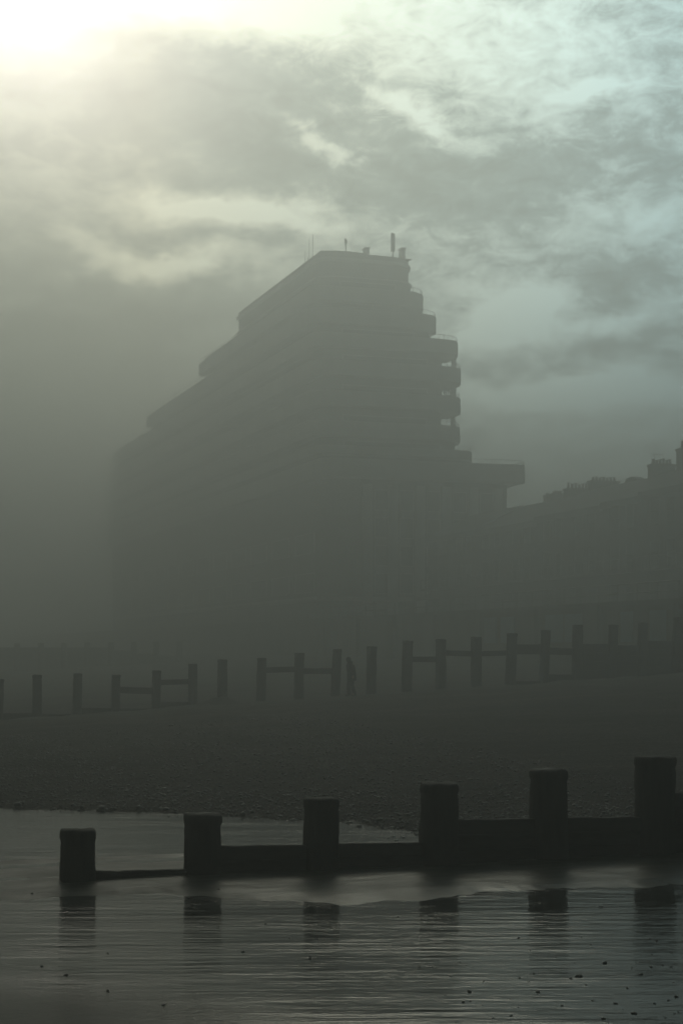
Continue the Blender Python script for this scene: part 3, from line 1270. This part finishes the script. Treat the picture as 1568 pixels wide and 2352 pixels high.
# coat, loose
def loft(rows, n=20):
    vs, fs = [], []
    for (cx, cy, z, rx, ry) in rows:
        for i in range(n):
            a = 2 * math.pi * i / n
            k = 1 + .05 * math.sin(3 * a + z * 7)
            vs.append((cx + rx * k * math.cos(a), cy + ry * k * math.sin(a), z))
    for j in range(len(rows) - 1):
        for i in range(n):
            fs.append((j * n + i, j * n + (i + 1) % n, (j + 1) * n + (i + 1) % n, (j + 1) * n + i))
    fs += [tuple(range(n)), tuple(range((len(rows) - 1) * n, len(rows) * n))]
    return vs, fs


ct = MB()
ct.add(*loft([(.04, 0, .70, .20, .22), (.03, 0, .85, .21, .23), (.02, 0, 1.05, .20, .215), (-.01, 0, 1.25, .205, .235), (-.03, 0, 1.38, .19, .235), (-.06, 0, 1.46, .13, .16), (-.08, 0, 1.51, .09, .09)]))
ct.build('coat', M['coat'], person, True)
for (sh, el, wr) in ((7, 8, 9), (10, 11, 12)):
    sl = MB()
    p, q, r = (Vector(B[i][0]) for i in (sh, el, wr))
    sl.tube(p, q, .095, .078, 12)
    blob(sl, q, (.08, .08, .08))
    blob(sl, p, (.1, .095, .1))
    sl.tube(q, r + (r - q).normalized() * .01, .078, .06, 12)
    sl.build('sleeve', M['coat'], person, True)
hood = MB()
blob(hood, (-.115, 0, 1.645), (.115, .115, .14))
blob(hood, (-.05, 0, 1.52), (.13, .14, .10))
hood.build('hood', M['coat'], person, True)
for ids in ((13, 14, 15), (16, 17, 18)):
    tr = MB()
    p, q, r = (Vector(B[i][0]) for i in ids)
    tr.tube(p, q, .125, .09, 12)
    blob(tr, q, (.092, .092, .092))
    tr.tube(q, r, .09, .075, 12)
    tr.build('trouser_leg', M['trousers'], person, True)
for a_, t_ in ((15, 19), (18, 20)):
    bo = MB()
    p, q = Vector(B[a_][0]), Vector(B[t_][0])
    bo.tube(p + Vector((0, 0, .02)), (p.x, p.y, .03), .06, .06, 10)
    blob(bo, ((p.x + q.x) / 2, p.y, .055), (.13, .052, .05))
    bo.build('boot', M['boot'], person, True)

# ------------------------------------------------------------------ mist
m = MB()
m.box(-1560, 1560, -1560, 1560, -2.2, 52.5)
hz_m = bpy.data.materials.new('sea_mist')
hz_m.use_nodes = True
t = hz_m.node_tree
t.nodes.clear()
out = t.nodes.new('ShaderNodeOutputMaterial')
pv = t.nodes.new('ShaderNodeVolumePrincipled')
pv.inputs['Color'].default_value = (.500, .527, .534, 1)
pv.inputs['Density'].default_value = .0115
pv.inputs['Anisotropy'].default_value = .72
for nm in ('Density Attribute', 'Temperature Attribute', 'Color Attribute'):
    if nm in pv.inputs:
        pv.inputs[nm].default_value = ''
t.links.new(pv.outputs[0], out.inputs['Volume'])
try:
    hz_m.cycles.homogeneous_volume = True
except Exception:
    pass
tag(m.build('haze', hz_m), 'even pale sea mist filling the whole beach and sea front', 'haze', None, 'stuff')

# ------------------------------------------------------------------ sky
SUN_PX, SUN_PY = 960, -210
az = math.atan((SUN_PX - CX) / F)
el = math.atan((HZ - SUN_PY) / math.hypot(F, SUN_PX - CX))
sdir = Vector((math.sin(az) * math.cos(el), math.cos(az) * math.cos(el), math.sin(el)))

world = bpy.data.worlds.new('World')
SC.world = world
world.use_nodes = True
w = NT(world.node_tree)
bg = next(n for n in w.n if n.type == 'BACKGROUND')
sky = w.node('ShaderNodeTexSky', sky_type='NISHITA')
sky.sun_disc = False
sky.sun_elevation = el
sky.sun_rotation = az
sky.air_density = 1.0
sky.dust_density = 2.0
d = w.node('ShaderNodeTexCoord').outputs['Generated']
sx = w.node('ShaderNodeSeparateXYZ')
w.put(sx.inputs[0], d)
A = w.math('MULTIPLY', w.math('ARCTAN2', sx.outputs[0], sx.outputs[1]), 57.2958)
El = w.math('MULTIPLY', w.math('ARCSINE', sx.outputs[2]), 57.2958)
cv = w.node('ShaderNodeCombineXYZ')
w.put(cv.inputs[0], A)
w.put(cv.inputs[1], El)
ae = cv.outputs[0]


def deg(px, py):
    return math.degrees(math.atan((px - CX) / F)), math.degrees(math.atan((HZ - py) / math.hypot(F, px - CX)))


# warp for torn edges
wn = w.noise(w.mapping(ae, scale=(.8, 1.3, 1)), .55, 6, .6, 0., 'Color')
wv = w.vmath('SUBTRACT', wn, (.5, .5, .5))
wp = w.vmath('ADD', ae, w.vmath('MULTIPLY', wv, (3.2, 2.0, 0)))


def sgauss(c, s, rot=0., src=wp):
    cx, cy = deg(*c)
    k = 57.2958 / F
    mp = w.mapping(src, (cx, cy, 0), (0, 0, R(rot)), (s[0] * k, s[1] * k, 1), 'TEXTURE')
    dd = w.vmath('DOT_PRODUCT', mp, mp)
    return w.math('EXPONENT', w.math('MULTIPLY', dd, -1.))


feats = [
    # centre, sigmas, rotation, amount  (cloud brightness)
    ((1180, 130), (290, 120), -8, .36),
    ((600, 10), (420, 75), -4, .75),
    ((1360, 210), (130, 22), 12, .5),
    ((960, 265), (130, 24), -28, .62),
    ((740, 330), (130, 24), -30, .62),
    ((480, 475), (200, 36), 3, .9),
    ((720, 500), (110, 30), -10, .5),
    ((380, 610), (180, 34), 6, .8),
    ((190, 560), (90, 26), -20, .42),
    ((1470, 510), (150, 50), 0, .42),
    ((1180, 720), (150, 50), 25, 1.3),
    ((1420, 740), (170, 30), 6, .4),
    ((1130, 590), (110, 50), 0, .12),
    ((1350, 900), (280, 34), 0, 1.0),
    ((80, 700), (140, 22), 0, .15),
    ((560, 260), (330, 125), -14, -.40),
    ((1000, 440), (260, 75), -6, -.30),
    ((1370, 330), (240, 60), 10, -.26),
    ((820, 170), (120, 50), -20, -.16),
    ((1340, 650), (110, 55), 0, -.45),
    ((1440, 795), (110, 30), 0, -.22),
    ((1170, 860), (160, 25), 0, -.18),
    ((350, 560), (70, 20), 0, -.15),
    ((120, 640), (170, 40), 0, -.22),
    ((250, 740), (250, 50), 0, -.2),
    ((560, 545), (130, 18), 0, -.16),
    ((1090, 280), (60, 30), 0, -.15),
    ((1500, 370), (90, 50), 0, -.1),
    ((40, 1050), (520, 360), 0, -.75),
    ((1350, 1050), (450, 200), 0, .25),
]
acc = None
for c, s, rt, amt in feats:
    g = sgauss(c, s, rt)
    acc = w.math('MULTIPLY', g, amt) if acc is None else w.math('MULTIPLY_ADD', g, amt, acc)
fine = w.noise(w.mapping(ae, rot=(0, 0, R(-8)), scale=(.7, 1.35, 1)), .9, 10, .66, .5)
mid = w.noise(w.mapping(ae, (7, 3, 0), (0, 0, R(6)), (.4, 1.2, 1)), .45, 5, .55, .3)
val = w.math('MULTIPLY_ADD', w.math('SUBTRACT', fine, .5), w.maprange(A, -7., 4., .6, 1.6), acc)
mott = w.noise(w.mapping(ae, (2, 9, 0), (0, 0, R(15)), (.8, 1.25, 1)), 2.1, 6, .6, .3)
val = w.math('MULTIPLY_ADD', w.math('SUBTRACT', mott, .5), w.maprange(A, -6., 4., .2, .5), val)
val = w.math('MULTIPLY_ADD', w.math('SUBTRACT', mid, .5), .5, val)
val = w.math('ADD', val, .45)
cloud = w.ramp(val, [(.0, (.40, .47, .455)), (.35, (.66, .78, .75)), (.62, (1.2, 1.4, 1.34)), (1., (2.1, 2.38, 2.25))])
# elevation: the cloud deck darkens into a low bank near the sea
low = w.maprange(El, 4., 18., 2.2, 1.05)
cloud = w.mix(1., cloud, w.node('ShaderNodeCombineColor').outputs[0], 'MULTIPLY') if False else cloud
sc_ = w.node('ShaderNodeVectorMath', operation='SCALE')
w.put(sc_.inputs[0], cloud)
w.put(sc_.inputs[3], low)
cloud = sc_.outputs[0]
# sun behind thin cloud
ga, ge = (R(q) for q in deg(70, -10))
gdir = (math.sin(ga) * math.cos(ge), math.cos(ga) * math.cos(ge), math.sin(ge))
sd = w.vmath('DOT_PRODUCT', d, gdir)
ang = w.math('MULTIPLY', w.math('ARCCOSINE', w.math('MINIMUM', sd, 1.)), 57.2958)
g1_ = w.math('EXPONENT', w.math('MULTIPLY', w.math('POWER', w.math('DIVIDE', ang, 6.2), 2.), -1.))
g2_ = w.math('EXPONENT', w.math('DIVIDE', ang, -9.))
tint = w.node('ShaderNodeCombineXYZ')
g3_ = w.math('EXPONENT', w.math('MULTIPLY', w.math('POWER', w.math('DIVIDE', ang, 2.1), 2.), -1.))
gl = w.math('MULTIPLY_ADD', g1_, 2.1, w.math('MULTIPLY', g2_, .22))
gl = w.math('MULTIPLY_ADD', g3_, 1.6, gl)
g4_ = w.math('EXPONENT', w.math('MULTIPLY', w.math('POWER', w.math('DIVIDE', ang, .55), 2.), -1.))
gl = w.math('MULTIPLY_ADD', g4_, 30., gl)
w.put(tint.inputs[0], w.math('MULTIPLY', gl, 1.05))
w.put(tint.inputs[1], w.math('MULTIPLY', gl, .97))
w.put(tint.inputs[2], w.math('MULTIPLY', gl, 1.12))
cloud = w.vmath('ADD', cloud, w.vmath('MULTIPLY', tint.outputs[0], w.vmath('ADD', w.vmath('MULTIPLY', cloud, (.45, .45, .45)), (.85, .85, .85))))
# a share of clear sky shows through the thin places
nis = w.node('ShaderNodeVectorMath', operation='SCALE')
w.put(nis.inputs[0], sky.outputs[0])
nis.inputs[3].default_value = .08
skyc = w.mix(w.maprange(val, .2, .8, .92, .72), nis.outputs[0], cloud)
# away from the sun the deck is thick and dull
hue = w.mix(w.maprange(A, -7., 12., 0., 1., 'LINEAR'), (1.10, 1.02, .80), (.74, 1.02, 1.13))
skyc = w.mix(1., skyc, hue, 'MULTIPLY')
fall = w.maprange(ang, 20., 42., 1., .08)
f2_ = w.node('ShaderNodeVectorMath', operation='SCALE')
w.put(f2_.inputs[0], skyc)
w.put(f2_.inputs[3], fall)
w.put(bg.inputs['Color'], f2_.outputs[0])
bg.inputs['Strength'].default_value = 1.1

sun = bpy.data.lights.new('sun', 'SUN')
sun.energy = .5
sun.angle = R(14)
sun.color = (1., .96, .76)
so = bpy.data.objects.new('sun', sun)
COL.objects.link(so)
so.rotation_euler = (-sdir).to_track_quat('-Z', 'Y').to_euler()
so.location = sdir * 40 + Vector((0, 0, 60))

# ------------------------------------------------------------------ camera
cam = bpy.data.cameras.new('camera')
co = bpy.data.objects.new('camera', cam)
COL.objects.link(co)
co.location = (0, 0, CAMZ)
co.rotation_euler = (R(90), 0, 0)
cam.sensor_fit = 'VERTICAL'
cam.sensor_height = 36.0
cam.lens = F / 2352 * 36.0
cam.shift_y = (HZ - 1176) / 2352
cam.clip_end = 6000
cam.clip_start = .1
SC.camera = co

SC.view_settings.view_transform = 'Standard'
SC.view_settings.look = 'None'
SC.view_settings.exposure = 0.0
SC.view_settings.gamma = 1.0
SC.render.engine = 'CYCLES'
SC.cycles.use_denoising = True
SC.cycles.volume_bounces = 1
SC.cycles.max_bounces = 8
SC.cycles.sample_clamp_indirect = 4.0
